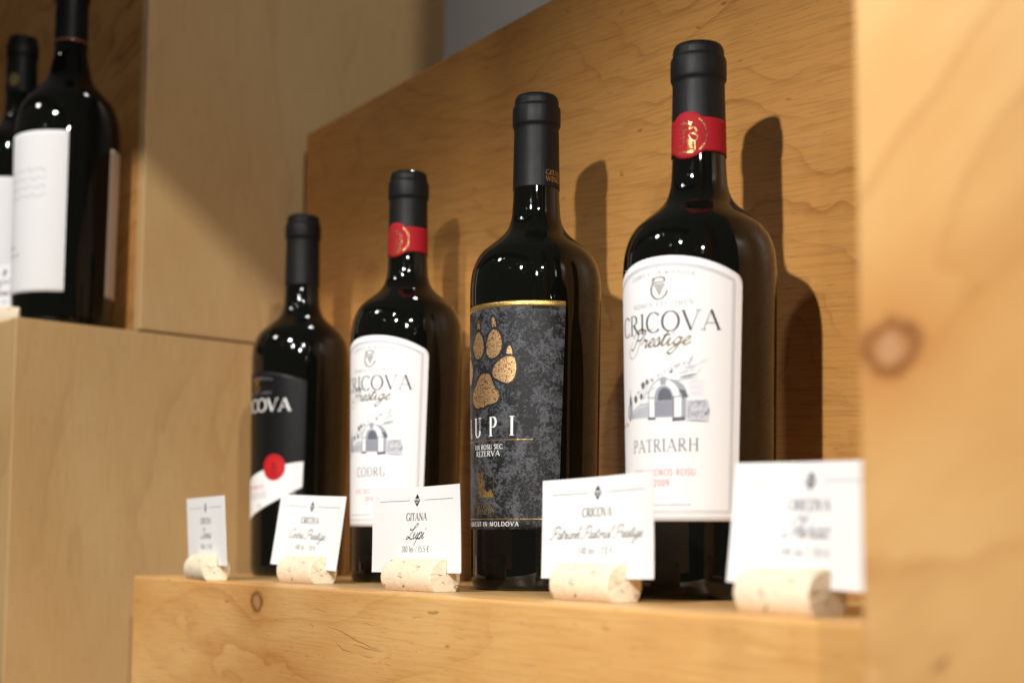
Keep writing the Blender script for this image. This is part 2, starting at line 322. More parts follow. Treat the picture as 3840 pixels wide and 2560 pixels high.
def catmull(P, n=7):
    if len(P) < 3: return list(P)
    out = []; Q = [P[0]]+list(P)+[P[-1]]
    for i in range(1, len(Q)-2):
        p0, p1, p2, p3 = Q[i-1], Q[i], Q[i+1], Q[i+2]
        for j in range(n):
            t = j/n
            out.append(tuple(.5*((2*b)+(-a+c)*t+(2*a-5*b+4*c-d)*t*t+(-a+3*b-3*c+d)*t**3) for a, b, c, d in zip(p0, p1, p2, p3)))
    out.append(P[-1]); return out
def resample(P, step):
    out = [P[0]]
    for a, b in zip(P, P[1:]):
        n = max(1, int(math.ceil(math.dist(a, b)/step)))
        for i in range(1, n+1): out.append((a[0]+(b[0]-a[0])*i/n, a[1]+(b[1]-a[1])*i/n))
    return out
class Ink:
    """flat print laid on a surface: mapper(u, v, lift) -> point; u, v in millimetres"""
    def __init__(s, mapper, base=.06): s.map = mapper; s.v = []; s.f = []; s.k = 0; s.base = base; s.sub = []
    def lift(s):
        s.k += 1; return s.base + .004*(s.k % 9)
    def stroke(s, P, w, w2=None, pen=20, step=.9, smooth=False, taper=False):
        if smooth: P = catmull(P)
        P = [q for i, q in enumerate(P) if i == 0 or math.dist(q, P[i-1]) > 1e-6]
        if len(P) < 2: return
        P = resample(P, step); L = s.lift(); n = len(P); i0 = len(s.v)
        for i, q in enumerate(P):
            a = P[max(0, i-1)]; b = P[min(n-1, i+1)]
            dx, dy = b[0]-a[0], b[1]-a[1]; l = math.hypot(dx, dy) or 1; dx /= l; dy /= l
            hw = w/2
            if w2 is not None: hw = (w2+(w-w2)*abs(math.sin(math.atan2(dy, dx)-rad(pen))))/2
            if taper: hw *= .25+.75*math.sin(math.pi*min(1, max(0, i/(n-1))))
            s.v += [s.map(q[0]-dy*hw, q[1]+dx*hw, L), s.map(q[0]+dy*hw, q[1]-dx*hw, L)]
        for i in range(n-1): s.f.append((i0+2*i, i0+2*i+1, i0+2*i+3, i0+2*i+2))
    def poly(s, P, smooth=False, rings=4, c=None):
        if smooth: P = catmull(list(P)+[P[0]])[:-1]
        P = resample(list(P)+[P[0]], 1.2)[:-1]
        if c is None: c = (sum(q[0] for q in P)/len(P), sum(q[1] for q in P)/len(P))
        L = s.lift(); n = len(P); i0 = len(s.v)
        s.v.append(s.map(c[0], c[1], L))
        for r in range(1, rings+1):
            for q in P: s.v.append(s.map(c[0]+(q[0]-c[0])*r/rings, c[1]+(q[1]-c[1])*r/rings, L))
        for i in range(n): s.f.append((i0, i0+1+i, i0+1+(i+1) % n))
        for r in range(rings-1):
            for i in range(n):
                a = i0+1+r*n; s.f.append((a+i, a+n+i, a+n+(i+1) % n, a+(i+1) % n))
    def text(s, t, x, y, h, xs=1.0, th=.13, tn=.05, sp=.08, align=0, serif=.13, shift=None, width=None):
        s_, s = s, Ink(s.map, s.base); s_.sub.append(s)
        def total(): return sum(G[c][0]*xs+sp for c in t)-sp
        if width: xs *= (width/h+sp-sp*len(t))/(total()+sp-sp*len(t))
        X = x-(total()*h*(0, .5, 1)[align])
        for c in t:
            adv, st, se = G[c]
            for kind, P in st:
                Q = [(X+px*xs*h, y+py*h+(shift(X+px*xs*h) if shift else 0)) for px, py in P]
                w = {'T': th, 't': tn, 'n': th}[kind]*h
                s.stroke(Q, w, tn*h if kind == 'n' else None, pen=0, step=.7, smooth=(kind == 'n' and len(P) < 14))
            for px, py in se:
                d = serif*h; X0 = X+px*xs*h; Y0 = y+py*h+(tn*h/2 if py == 0 else -tn*h/2)+(shift(X0) if shift else 0)
                s.stroke([(X0-d, Y0), (X0+d, Y0)], tn*h)
            X += (adv*xs+sp)*h
    def hand(s, t, x, y, h, xs=1.0, th=.085, tn=.03, slant=.42, align=1, width=None, rise=0.0):
        s_, s = s, Ink(s.map, s.base); s_.sub.append(s)
        tot = sum(H_[c][0]*xs for c in t)
        if width: xs *= width/(tot*h); tot = width/h
        X = x-tot*h*(0, .5, 1)[align]
        for c in t:
            adv, st = H_[c]
            for P in st:
                s.stroke([(X+(px*xs+py*slant)*h, y+py*h+rise*(X-x)) for px, py in P], th*h, tn*h, pen=40, step=.6, smooth=True)
            X += adv*xs*h
    def build(s, name, mat, parent):
        o = link(name, mesh(name, s.v, s.f), mat, parent) if s.v else None
        for q in s.sub:
            p = q.build(name, mat, parent); o = o or p
        return o

# ---------------------------------------------------------------- the setting
LW = wood('crate_birch_ply', (.59, .40, .185), (.42, .24, .09), 2, 1, ring=26, figure=1.0, contrast=.55, fibre=.8, rough=.5, seed=4.0, blotch=.45, stretch=4, knots=[(.073, .396, .0035)])
LW2 = wood('crate_birch_ply_upper', (.59, .40, .19), (.43, .25, .10), 2, 1, ring=22, figure=.9, contrast=.50, fibre=.8, rough=.5, seed=11.0, blotch=.4, stretch=4)
RW = wood('rough_pine_end', (.52, .27, .085), (.16, .055, .014), 0, 2, ring=40, figure=1.6, contrast=.95, fibre=.9, rough=.6, tilt=rad(24), seed=2.0, blotch=.9, stretch=9)
PW = wood('back_panel_maple_ply', (.64, .325, .095), (.24, .075, .014), 0, 2, ring=58, figure=1.1, contrast=.50, fibre=.85, rough=.36, tilt=rad(-5), seed=6.3, blotch=.45, stretch=6)
SW = wood('shelf_board_pine', (.80, .49, .19), (.45, .165, .03), 0, 2, ring=26, figure=1.5, contrast=.62, fibre=.75, rough=.34, seed=1.7, blotch=1.0, stretch=6, knots=[(-.894, -.0125, .0060)])
TW = wood('shelf_top_pine', (.66, .42, .17), (.46, .24, .075), 0, 1, ring=30, contrast=.40, fibre=.4, rough=.36, seed=8.0)
QW = wood('post_pine', (.61, .38, .155), (.38, .165, .042), 0, 2, ring=20, figure=1.6, contrast=.60, fibre=.3, rough=.4, tilt=rad(30), seed=5.2, blotch=.75, stretch=7, knots=[(-.2985, .0866, .0072)])
gw = N('grey_plaster'); tcx = gw.n('ShaderNodeTexCoord'); gn = gw.noise(tcx.outputs['Object'], 30, 4)
gw.bump(gn, .2, .002); M['wall'] = gw.set(Base_Color=gw.mix(gn, (.40, .365, .33), (.46, .42, .385)), Roughness=.9)
wall = prism('wall', [(-3.5, 1.50), (1.2, 1.50), (1.2, 1.62), (-3.5, 1.62)], -0.32, 2.2, M['wall'], bevel=0); wall['kind'] = 'structure'
flw = prism('floor', [(-3.5, -2.5), (2.2, -2.5), (2.2, 1.62), (-3.5, 1.62)], -0.36, -0.322, flat('dark_floor', (.16, .12, .085), .6), bevel=0); flw['kind'] = 'structure'
blocker = prism('light_blocker', [(-2.4, -.22), (-.15, -.22), (-.15, -.18), (-2.4, -.18)], .832, 1.10, flat('dark_blocker', (.09, .06, .04), .7), bevel=0); blocker['kind'] = 'structure'  # added out of view to block lamp light, shapes the crate's shadow edge

# shelf box: thick bottom board, back panel
YF, YP = 0.3808, 0.5622
box = empty('display_shelf', (0, 0, -0.32)); boxo = Vector((0, 0, 0.32))
tag(box, 'golden wood display shelf with tall back panel carrying the four near bottles', 'shelf')
def child_board(name, poly, z0, z1, mat, parent, off, bevel=.0015, segs=2):
    o = prism(name, poly, z0, z1, mat, parent, bevel, segs); o.location = off; return o
xr = -0.318
fb = child_board('front_board', [(-1.1454, YF), (xr, YF), (xr, YF+.018), (-1.153, YF+.018)], -.319, -.0008, SW, box, boxo, .0018, 3)
tb = child_board('shelf_board', [(-1.1455, YF+.0006), (xr, YF+.0006), (xr, YP-.0005), (-1.2235, YP-.0005)], -.0006, -.0006+.0006, TW, box, boxo, 0)
bpy.data.objects.remove(tb)
tb = child_board('shelf_board', [(-1.1536, YF+.0185), (xr, YF+.0185), (xr, YP-.0005), (-1.2235, YP-.0005)], -.02, 0.0, TW, box, boxo, .0008, 1)
fb.location.z += .0008
child_board('back_panel', [(-1.2248, YP), (xr, YP), (xr, YP+.018), (-1.2248, YP+.018)], -.319, .4127, PW, box, boxo, .0012, 2)
child_board('end_board', [(-1.1535, YF+.019), (-1.1385, YF+.019), (-1.2085, YP-.001), (-1.2235, YP-.001)], -.319, -.0205, TW, box, boxo, .001, 1)
# fine splits and scratches in the front board's grain
fm = lambda u, v, L: (u/1000, YF-(L-.05)/1000, v/1000)
M_SPLIT = flat('dark_wood_split', (.17, .06, .016), .8)
def split(pts, w):
    q = []
    for a, b in zip(pts, pts[1:]):
        n = 5
        for i in range(n): q.append((a[0]+(b[0]-a[0])*i/n+random.uniform(-.7, .7), a[1]+(b[1]-a[1])*i/n+random.uniform(-.28, .28)))
    q.append(pts[-1]); k_ = Ink(fm, .06); k_.stroke(q, w, taper=True, step=.5); k_.build('grain_split', M_SPLIT, box).location = boxo
split([(-786, -22.5), (-770, -24), (-752, -28), (-735, -30.5), (-716, -33)], .42)
split([(-755, -31.2), (-735, -32.3), (-718, -33.4)], .35)
split([(-778, -30), (-772, -33), (-764, -35), (-752, -36)], .36)
split([(-812, -22), (-806, -23.5)], .3); split([(-742, -36.5), (-727, -37.2)], .26)
split([(-815, -15), (-804, -12.5), (-786, -14)], .22)
split([(-740, -18), (-728, -19)], .2); split([(-716, -39), (-706, -39.6)], .24); split([(-640, -20), (-628, -21)], .2)

# upright board at the right, standing a little in front of the shelf
post = prism('upright_board', [(-.3121, .33), (-.08, .33), (-.08, .376), (-.3121, .376)], -.321, 1.0, QW, None, .0022, 3)
tag(post, 'tall golden pine board with a dark knot standing at the shelf end', 'board')
post2 = None

# crates on the left: axes d (back along the visible side) and e (to the left along the front)
DV = Vector((-.18, .983, 0)).normalized(); EV = Vector((-.983, -.18, 0)).normalized()
def crate(name, corner, z0, z1, depth, width, side_mat, front_mat, label, t=.012):
    o = empty(name, (corner[0], corner[1], z0)); tag(o, label, 'crate', 'plywood crates stacked beside the shelf')
    ang = math.atan2(-EV.y, -EV.x); o.rotation_euler = (0, 0, ang)
    # local frame: x towards the right (out of the visible side), y back
    h = z1-z0
    def b(nm, x0, x1, y0, y1, za, zb, mat, bev=.0012):
        return prism(nm, [(x0, y0), (x1, y0), (x1, y1), (x0, y1)], za, zb, mat, o, bev)
    b('side_panel', -t, 0, 0.0, depth, 0, h, side_mat); b('side_panel', -width, -width+t, 0.0, depth, 0, h, side_mat)
    b('front_panel', -width+t+.0004, -t-.0004, .001, t+.001, .0005, h-.0005, front_mat)
    b('rear_panel', -width+t+.0004, -t-.0004, depth-t, depth-.001, .0005, h-.0005, front_mat)
    b('top_panel', -width+t+.0004, -t-.0004, t+.0014, depth-t-.0004, h-t, h-.0004, front_mat)
    return o
crate('plywood_crate', (-1.201, .2946), -.3205, .2105, .46, .42, LW, LW, 'lower plywood crate with two dark bottles standing on its top')
crate('plywood_crate', (-1.2212, .405), .2122, .66, .347, .42, LW2, RW, 'upper plywood crate with rough reddish front, stacked behind dark bottles')

# ---------------------------------------------------------------- bottles
SEG = 112
def lathe(name, prof, mat, parent, knurl=False):
    v = []; f = []; n = len(prof)
    for i, (r, z) in enumerate(prof):
        for j in range(SEG):
            a = 2*math.pi*j/SEG
            rr = r*(1+(.006*(1 if j % 2 else -1) if knurl and 0 < z < .0024 else 0))
            v.append((rr*math.cos(a), rr*math.sin(a), z))
    for i in range(n-1):
        for j in range(SEG): f.append((i*SEG+j, i*SEG+(j+1) % SEG, (i+1)*SEG+(j+1) % SEG, (i+1)*SEG+j))
    f.append(tuple(range(SEG))[::-1]); f.append(tuple(range((n-1)*SEG, n*SEG)))
    return link(name, mesh(name, v, f), mat, parent, True)
def smoothprof(P, n=6): return catmull(P, n)
class Bottle:
    def __init__(s, loc, h, R, label, face, cap_bottom, neck_tall=0.0, group=None, taper=.945, shoulder=1.0):
        s.h = h; s.R = R; s.face = rad(face); k = h
        s.o = empty('wine_bottle', loc); tag(s.o, label, 'bottle', group)
        Rb = R*taper
        body = [(Rb*.70, .0), (Rb*.90, .0004), (Rb*.955, .0016), (Rb*.985, .0045), (Rb, .009)]
        wall_ = [(Rb+(R-Rb)*t, .009+(h-.07-.058*shoulder-.009)*t) for t in (.1, .25, .4, .55, .7, .85, .95)]
        sh = [(R, h-.126), (R*.996, h-.120), (R*.975, h-.1125), (R*.925, h-.1060), (R*.845, h-.1005), (R*.735, h-.0962), (R*.615, h-.0922), (R*.505, h-.0882), (R*.425, h-.0836), (R*.378, h-.0775), (.0146, h-.0700)]
        sh = [(r_, h-.0700-(h-.0700-z_)*shoulder) for r_, z_ in sh]
        neck = [(.0142, h-.06), (.0139, h-.04), (.0136, h-.022), (.0136, h-.004), (.0128, h-.0012)]
        s.prof = body[:2]+smoothprof(body[1:]+wall_+sh+neck[:3])+neck[3:]
        s.glass = lathe('glass_body', s.prof, M['glass'], s.o, True)
        c = .00035; zc = cap_bottom
        rr = s.r(zc)
        cp = [(rr+.0001, zc), (rr+c, zc+.0001)]+[(s.r(zc+(h-.0215-zc)*t)+c, zc+(h-.0215-zc)*t) for t in (.02, .2, .4, .6, .8, .97)]
        cp += [(.01405, h-.0210), (.0145, h-.0204), (.01485, h-.0196), (.01500, h-.0186), (.01505, h-.0140), (.01495, h-.0092), (.01465, h-.0080), (.0139, h-.0071), (.01375, h-.0064), (.0137, h-.0042), (.0133, h-.0022), (.0124, h-.0007), (.0108, h-.0001), (.006, h), (.0002, h)]
        s.cap = lathe('capsule', cp, M['capsule'], s.o)
    def r(s, z):
        P = s.prof
        for (r0, z0), (r1, z1) in zip(P[1:], P[2:]):
            if z0 <= z <= z1 and z1 > z0: return r0+(r1-r0)*(z-z0)/(z1-z0)
        return P[-1][0]
    def mapper(s, z_off=0.0, extra=0.0, uc=0.0, cone=True):
        ref = s.R*.975
        def f(u, v, L):
            z = v/1000+z_off; kk = 1-.07*(.165-z)/.125 if cone else 1.0
            a = s.face+(u+uc)/1000/ref*kk; r = s.r(z)+(L+extra)/1000
            return (r*math.cos(a), r*math.sin(a), z)
        return f
    def neck_map(s, extra=0.0, turn=0.0):
        def f(u, v, L):
            z = v/1000; a = s.face+rad(turn)+u/1000/.0143; r = s.r(z)+.00035+(L+extra)/1000
            return (r*math.cos(a), r*math.sin(a), z)
        return f
    def label(s, name, u0, u1, lo, hi, mat, mp, lift=.16, nu=64, nv=40, parent=None):
        v = []; f = []
        for i in range(nu+1):
            u = u0+(u1-u0)*(.5-.5*math.cos(math.pi*i/nu))
            for j in range(nv+1):
                v.append(mp(u, lo(u)+(hi(u)-lo(u))*j/nv, lift))
        for i in range(nu):
            for j in range(nv): f.append((i*(nv+1)+j, (i+1)*(nv+1)+j, (i+1)*(nv+1)+j+1, i*(nv+1)+j+1))
        # paper edge down to the glass
        ring = [(i, 0) for i in range(nu+1)]+[(nu, j) for j in range(1, nv+1)]+[(i, nv) for i in range(nu-1, -1, -1)]+[(0, j) for j in range(nv-1, 0, -1)]
        n0 = len(v)
        for (i, j) in ring:
            u = u0+(u1-u0)*(.5-.5*math.cos(math.pi*i/nu)); v.append(mp(u, lo(u)+(hi(u)-lo(u))*j/nv, -.05))
        for q in range(len(ring)):
            a = ring[q]; b = ring[(q+1) % len(ring)]
            f.append((a[0]*(nv+1)+a[1], n0+q, n0+(q+1) % len(ring), b[0]*(nv+1)+b[1]))
        return link(name, mesh(name, v, f), mat, parent or s.o, True)
def bounds(u0, u1, lo, hi, rc):
    """label outline with rounded corners"""
    def cut(u):
        e = min(u-u0, u1-u)
        return 0 if e >= rc else rc-math.sqrt(max(0, rc*rc-(rc-e)**2))
    return (lambda u: lo(u)+cut(u)), (lambda u: hi(u)-cut(u))

def emblem(ink, x, y, s):
    """capital C with a loop on top, around a bunch of grapes"""
    ink.stroke([(x-3.2*s, y+4.2*s), (x-2.2*s, y+5.6*s), (x+1.2*s, y+5.9*s), (x+3.2*s, y+4.7*s), (x+2.4*s, y+3.4*s), (x-.8*s, y+3.3*s), (x-3.4*s, y+3.0*s), (x-4.6*s, y+.4*s), (x-4.3*s, y-2.6*s), (x-2.2*s, y-4.9*s), (x+1.0*s, y-5.2*s), (x+3.6*s, y-3.4*s), (x+4.6*s, y-1.2*s)], .95*s, .42*s, pen=10, smooth=True)
    ink.stroke([(x-3.6*s, y+2.6*s), (x-3.9*s, y+4.6*s), (x-3.3*s, y+5.7*s)], .6*s, smooth=True)
    for r_ in range(5):
        for c_ in range(5-r_):
            ink.poly([(x+.2*s+(c_-(4-r_)/2)*1.25*s+.52*s*math.cos(t), y+1.9*s-r_*1.15*s+.52*s*math.sin(t)) for t in [2*math.pi*q/7 for q in range(7)]], rings=1)
def gate(i1, i2, i3):
    """small engraving of a hillside with an arched cellar gate; dark, mid and faint inks"""
    rr = random.Random(3)
    # hill and cloud strokes
    for q in range(46):
        t = rr.random(); x = -17+37*t; y = 104+16.3*t**.85+rr.uniform(-.5, .5)
        y += rr.uniform(-1.3, .9); ink = (i1, i2, i3)[q % 3]; L_ = rr.uniform(.8, 2.0)
        ink.stroke([(x, y), (x+L_*.5, y+L_*.24+rr.uniform(-.2, .35)), (x+L_, y+L_*.42)], rr.uniform(.3, .8), smooth=True, taper=True)
    for q in range(60):
        t = rr.random(); x = -15+36*t; y = 102.5+15.5*t**.9-rr.uniform(.6, 6.0)
        if -8.5 < x < 15.5 and y < 112: continue
        L_ = rr.uniform(1.2, 3.4); (i3, i2)[q % 2].stroke([(x, y), (x+L_*.5, y+L_*.3+rr.uniform(-.3, .3)), (x+L_, y+L_*.4)], rr.uniform(.2, .42), smooth=True, taper=True)
    for q in range(26):
        x = rr.uniform(-14, 22); y = 101+(x+17)*.42+rr.uniform(-1, 2.2)
        if -6 < x < 14 and y < 112.5: continue
        i3.stroke([(x, y), (x+2, y+1.0+rr.uniform(-.4, .4)), (x+5, y+1.6)], .4, smooth=True, taper=True)
    i1.stroke([(11, 110.6), (15, 111.4), (20, 112.2)], .8, taper=True, smooth=True); i2.stroke([(9, 109), (14, 110), (20, 110.8)], .7, taper=True, smooth=True)
    for q in range(9): i3.stroke([(15, 101+q*.9), (19, 101.6+q*.9+rr.uniform(-.4, .4)), (24, 101.2+q*.9)], .35, smooth=True, taper=True)
    # bushes
    for (x, y, s_) in [(-18, 101.5, 1.6), (-13, 102.5, 1.3), (-11.5, 108, 1.5), (-8.5, 109.6, 1.1)]:
        i1.poly([(x+s_*(1+.25*math.sin(5*t))*math.cos(t), y+s_*1.2*(1+.2*math.cos(4*t))*math.sin(t)) for t in [k_*.5 for k_ in range(13)]], rings=1)
    # left turret and wall
    i2.poly([(-26, 92), (-21.5, 91.4), (-21.8, 100), (-22.6, 103), (-24, 104), (-25, 102)]); i1.poly([(-25.2, 99), (-22, 99), (-22.3, 102), (-23.6, 104.5), (-24.8, 102)])
    i1.stroke([(-25.8, 99), (-27, 95), (-25.6, 91.6), (-23.5, 91)], .7, smooth=True); i1.stroke([(-23.6, 104), (-23.6, 106.6)], .4)
    i3.poly([(-21.5, 91.4), (-7, 91.2), (-7, 98.6), (-14, 98), (-21.5, 94.8)])
    for q in range(20):
        x = -21+q*.72; i2.stroke([(x, 91.5+rr.uniform(0, .5)), (x, 94.4+(x+21)*.26+rr.uniform(-.5, .3))], .3)
    i2.stroke([(-21.5, 95), (-14, 98.2), (-7, 98.8)], .4)
    # arch
    i1.poly([(-3.6, 91.2), (7.4, 91.0), (7.4, 102), (6.4, 105), (4.4, 106.8), (1.9, 107.3), (-.6, 106.8), (-2.6, 105), (-3.6, 102)]) if False else None
    i2.poly([(-3.6, 91.2), (7.4, 91.0), (7.4, 101.8), (6.4, 104.8), (4.4, 106.6), (1.9, 107.1), (-.6, 106.6), (-2.6, 104.8), (-3.6, 101.8)])
    i1.poly([(-1.6, 99.6), (6.9, 99.6), (6.7, 102.4), (5.4, 104.8), (3, 106), (.6, 105.4), (-.9, 103.6)])
    for q in range(14):
        x = -3.2+q*.76; i1.stroke([(x, 91.6), (x+.1, 99)], .22)
    i2.stroke([(-7.4, 91), (-7.4, 101.5)]+[(1.9-9.3*math.cos(t), 101.6+8.9*math.sin(t)) for t in [k_*math.pi/12 for k_ in range(13)]]+[(11.6, 101.5)], .55)
    i2.stroke([(-3.4, 91), (-3.4, 101.5)], .5); i1.stroke([(7.6, 91), (7.6, 101.5)], .6)
    i2.stroke([(12.2, 91), (12.2, 101.5)], .6)
    i1.poly([(10.6, 104.8), (14.2, 104.2), (15.6, 100.6), (12.4, 100.4), (12, 101.8)]); i2.poly([(6, 110.0), (9.5, 109.4), (13, 107), (14.6, 104), (11.2, 104.2), (9.2, 107.4)])
    i2.poly([(.3, 107.4), (3.4, 107.4), (3.9, 111), (1.9, 111.6), (0, 111)]); i3.poly([(.9, 107.7), (2.8, 107.7), (3.1, 110.2), (.8, 110.2)])
    i1.poly([(-8.2, 90.2), (-3, 90.0), (-3, 91.3), (-8.2, 91.5)]); i1.poly([(7.0, 88.8), (14.0, 89.2), (14.0, 91.0), (7.0, 90.8)])
    i2.poly([(12.4, 91), (14.4, 91), (14.4, 100.4), (12.4, 100.4)])
    i2.stroke([(-7.8, 101.2), (-3.0, 101.2)], .6); i2.stroke([(7.0, 101.2), (13.6, 101.2)], .6)
    # stone wall at the right
    i3.poly([(14.6, 89.4), (26, 88.6), (26.8, 93), (25.8, 99), (14.6, 99.4)])
    for q in range(70):
        x = rr.uniform(15, 25); y = rr.uniform(89.6, 98.4)
        i2.stroke([(x, y), (x+rr.uniform(-.8, .8), y+rr.uniform(.6, 1.4)), (x+1.2, y+rr.uniform(.2, 1.2))], .32)
    i1.stroke([(14.4, 88.9), (20, 88.9), (26, 88.3)], .5, taper=True); i1.stroke([(24, 92), (26, 93.6), (25.4, 95)], .6, smooth=True)

def prestige(b, title, tw, line1, year, uc):
    mp = b.mapper(uc=uc)
    W = 43.0
    lo, hi = bounds(-W, W, lambda u: 39.0, lambda u: 173.0-11.5*(abs(u)/W)**2.2, 3.0)
    lab = b.label('front_label', -W, W, lo, hi, M['paper'], mp)
    mk = lambda: Ink(mp, .20)
    # frame of the label
    fr = mk(); d = 4.2; lo2 = 39+d
    hi2 = lambda u: 173.0-11.5*(abs(u)/W)**2.2-d
    us = [-W+d+(2*W-2*d)*i/60 for i in range(61)]
    fr.stroke([(u, hi2(u)) for u in us], 1.0); fr.stroke([(W-d, hi2(W-d)), (W-d, lo2)], .9); fr.stroke([(-W+d, hi2(W-d)), (-W+d, lo2)], .9); fr.stroke([(-W+d, lo2), (W-d, lo2)], .6); fr.build('label_frame', M['pale'], lab)
    fr = mk(); d2 = d+1.1
    fr.stroke([(u, hi2(u)-1.1) for u in us[1:-1]], .25); fr.stroke([(W-d2, hi2(W-d2)-1), (W-d2, lo2+1)], .28); fr.stroke([(-W+d2, hi2(W-d2)-1), (-W+d2, lo2+1)], .28); fr.stroke([(-W+d2, lo2+1), (W-d2, lo2+1)], .25); fr.build('label_frame', M['grey'], lab)
    t = mk(); t.text('FABRICAT ÎN MOLDOVA', 0, 163.6, 2.1, sp=.30, align=1, th=.15, tn=.08, width=37, shift=lambda x: -.0055*x*x)
    t.text('NOMEN EST OMEN', 0, 147.4, 2.4, sp=.26, align=1, th=.15, tn=.07, width=36); t.text('sursa de la Combinatul de vinuri "Cricova" s.a.'.replace('v', 'u').replace('C', 'c').replace('b', 'd').replace('"', '"'), 0, 46.4, 1.3, align=1, th=.16, tn=.1, width=50) if False else None
    t.stroke([(-26, 47.1), (-12, 47.1)], .5); t.stroke([(-11, 47.1), (3, 47.1)], .45); t.stroke([(4, 47.1), (17, 47.1)], .45)
    t.build('lettering', M['grey'], lab)
    t = mk(); emblem(t, 0, 156.4, 1.0); t.build('emblem', M['pewter'], lab)
    t = mk(); t.text('CRICOVA', 0, 134.3, 10.2, th=.125, tn=.035, sp=.07, align=1, width=63.5); t.build('lettering', M['black'], lab)
    t = mk(); t.hand('Prestige', -2.5, 127.2, 9.2, th=.115, tn=.045, slant=.42, width=37); t.stroke([(-20, 131), (-23.5, 127), (-22, 122.8), (-17, 124), (-13, 130), (-9, 135.5), (-3, 136)], .42, .2, smooth=True); t.build('script_lettering', M['pewter'], lab)
    i1, i2, i3 = Ink(mp, .25), Ink(mp, .22), Ink(mp, .19); gate(i1, i2, i3)
    i3.build('engraving', M['blue3'], lab); i2.build('engraving', M['blue2'], lab); i1.build('engraving', M['blue'], lab)
    t = mk(); t.text(title, 0, 73.8, 6.4, th=.10, tn=.04, sp=.12, align=1, width=tw); t.build('lettering', M['grey'] if False else M['black'], lab)
    t = mk(); t.text(line1, 0, 61.8, 3.2, th=.13, tn=.07, sp=.14, align=1, width=39 if len(line1) > 13 else 34); t.text(year, 0, 56.6, 3.2, th=.13, tn=.07, sp=.16, align=1)
    t.text('est. 1952', -31.5, 88.0, 2.0, th=.13, tn=.08, align=1); t.build('lettering', M['redink'], lab)
    # red neck seal
    zc = b.h*1000-52.3; nm = b.neck_map()
    cut = lambda u: math.sqrt(max(0, 12.6**2-u*u)) if abs(u) < 12.6 else 0
    hi_ = lambda u: zc+max(9.3, cut(u)); lo_ = lambda u: zc-max(8.8, cut(u))
    sl = b.label('neck_seal', -44, 44, lo_, hi_, M['red'], nm, lift=.18, nu=140, nv=14)
    g = Ink(nm, .30)
    g.stroke(arc(0, zc, 10.6, 10.6, -52, 52, 30), .55); g.stroke(arc(0, zc, 10.6, 10.6, 128, 232, 30), .4)
    g.stroke([(-1.6, zc-4), (-1.6, zc+8.6)], .5); g.stroke([(-3.6, zc+6.3), (.8, zc+6.3)], .45); g.stroke([(-3.0, zc+2.8), (.4, zc+2.8)], .4)
    g.stroke([(1.0, zc+7.6), (2.2, zc+5.2), (1.6, zc+3.0), (4.0, zc+3.8), (5.4, zc+1.6), (3.4, zc+.6), (5.8, zc-1), (5.0, zc-3.4), (2.8, zc-3.0), (1.4, zc-.6), (2.2, zc+1)], .5, .25, smooth=True)
    g.stroke([(1.0, zc+5.6), (2.8, zc+6.6)], .9)
    for q in range(6): g.stroke([(.4+.1*q, zc-2.6-q*.9), (3.2, zc-2.6-q*.9)], .3)
    g.poly([(.6, zc-8.4), (3.6, zc-8.4), (3.6, zc-9.8), (.6, zc-9.8)], rings=1); g.stroke([(-5, zc-9.4), (-2, zc-8.9), (.6, zc-9.0)], .7); g.stroke([(4.4, zc-4), (4.6, zc-8.8)], .5)
    for q in range(5): g.stroke([(-4.5, zc+3-q*2.2), (-3.2, zc+3.4-q*2.2)], .45)
    g.build('seal_emblem', M['sealgold'], sl)

# the four near bottles
GRP = None
b4 = Bottle((-.5760, .4922, 0), .2939, .0404, 'wine bottle with red neck seal and white label, standing beside the upright board', -66.5, .2939-.0618)
prestige(b4, 'PATRIARH', 42, 'VIN LICOROS ROȘU', '2009', -3.0)
b2 = Bottle((-.9110, .5003, 0), .2982, .0404, 'wine bottle with red neck seal and white label, standing next to the black labelled bottle', -69.0, .2982-.0618)
prestige(b2, 'CODRU', 28, 'VIN SEC ROȘU', '2016', 0.5)

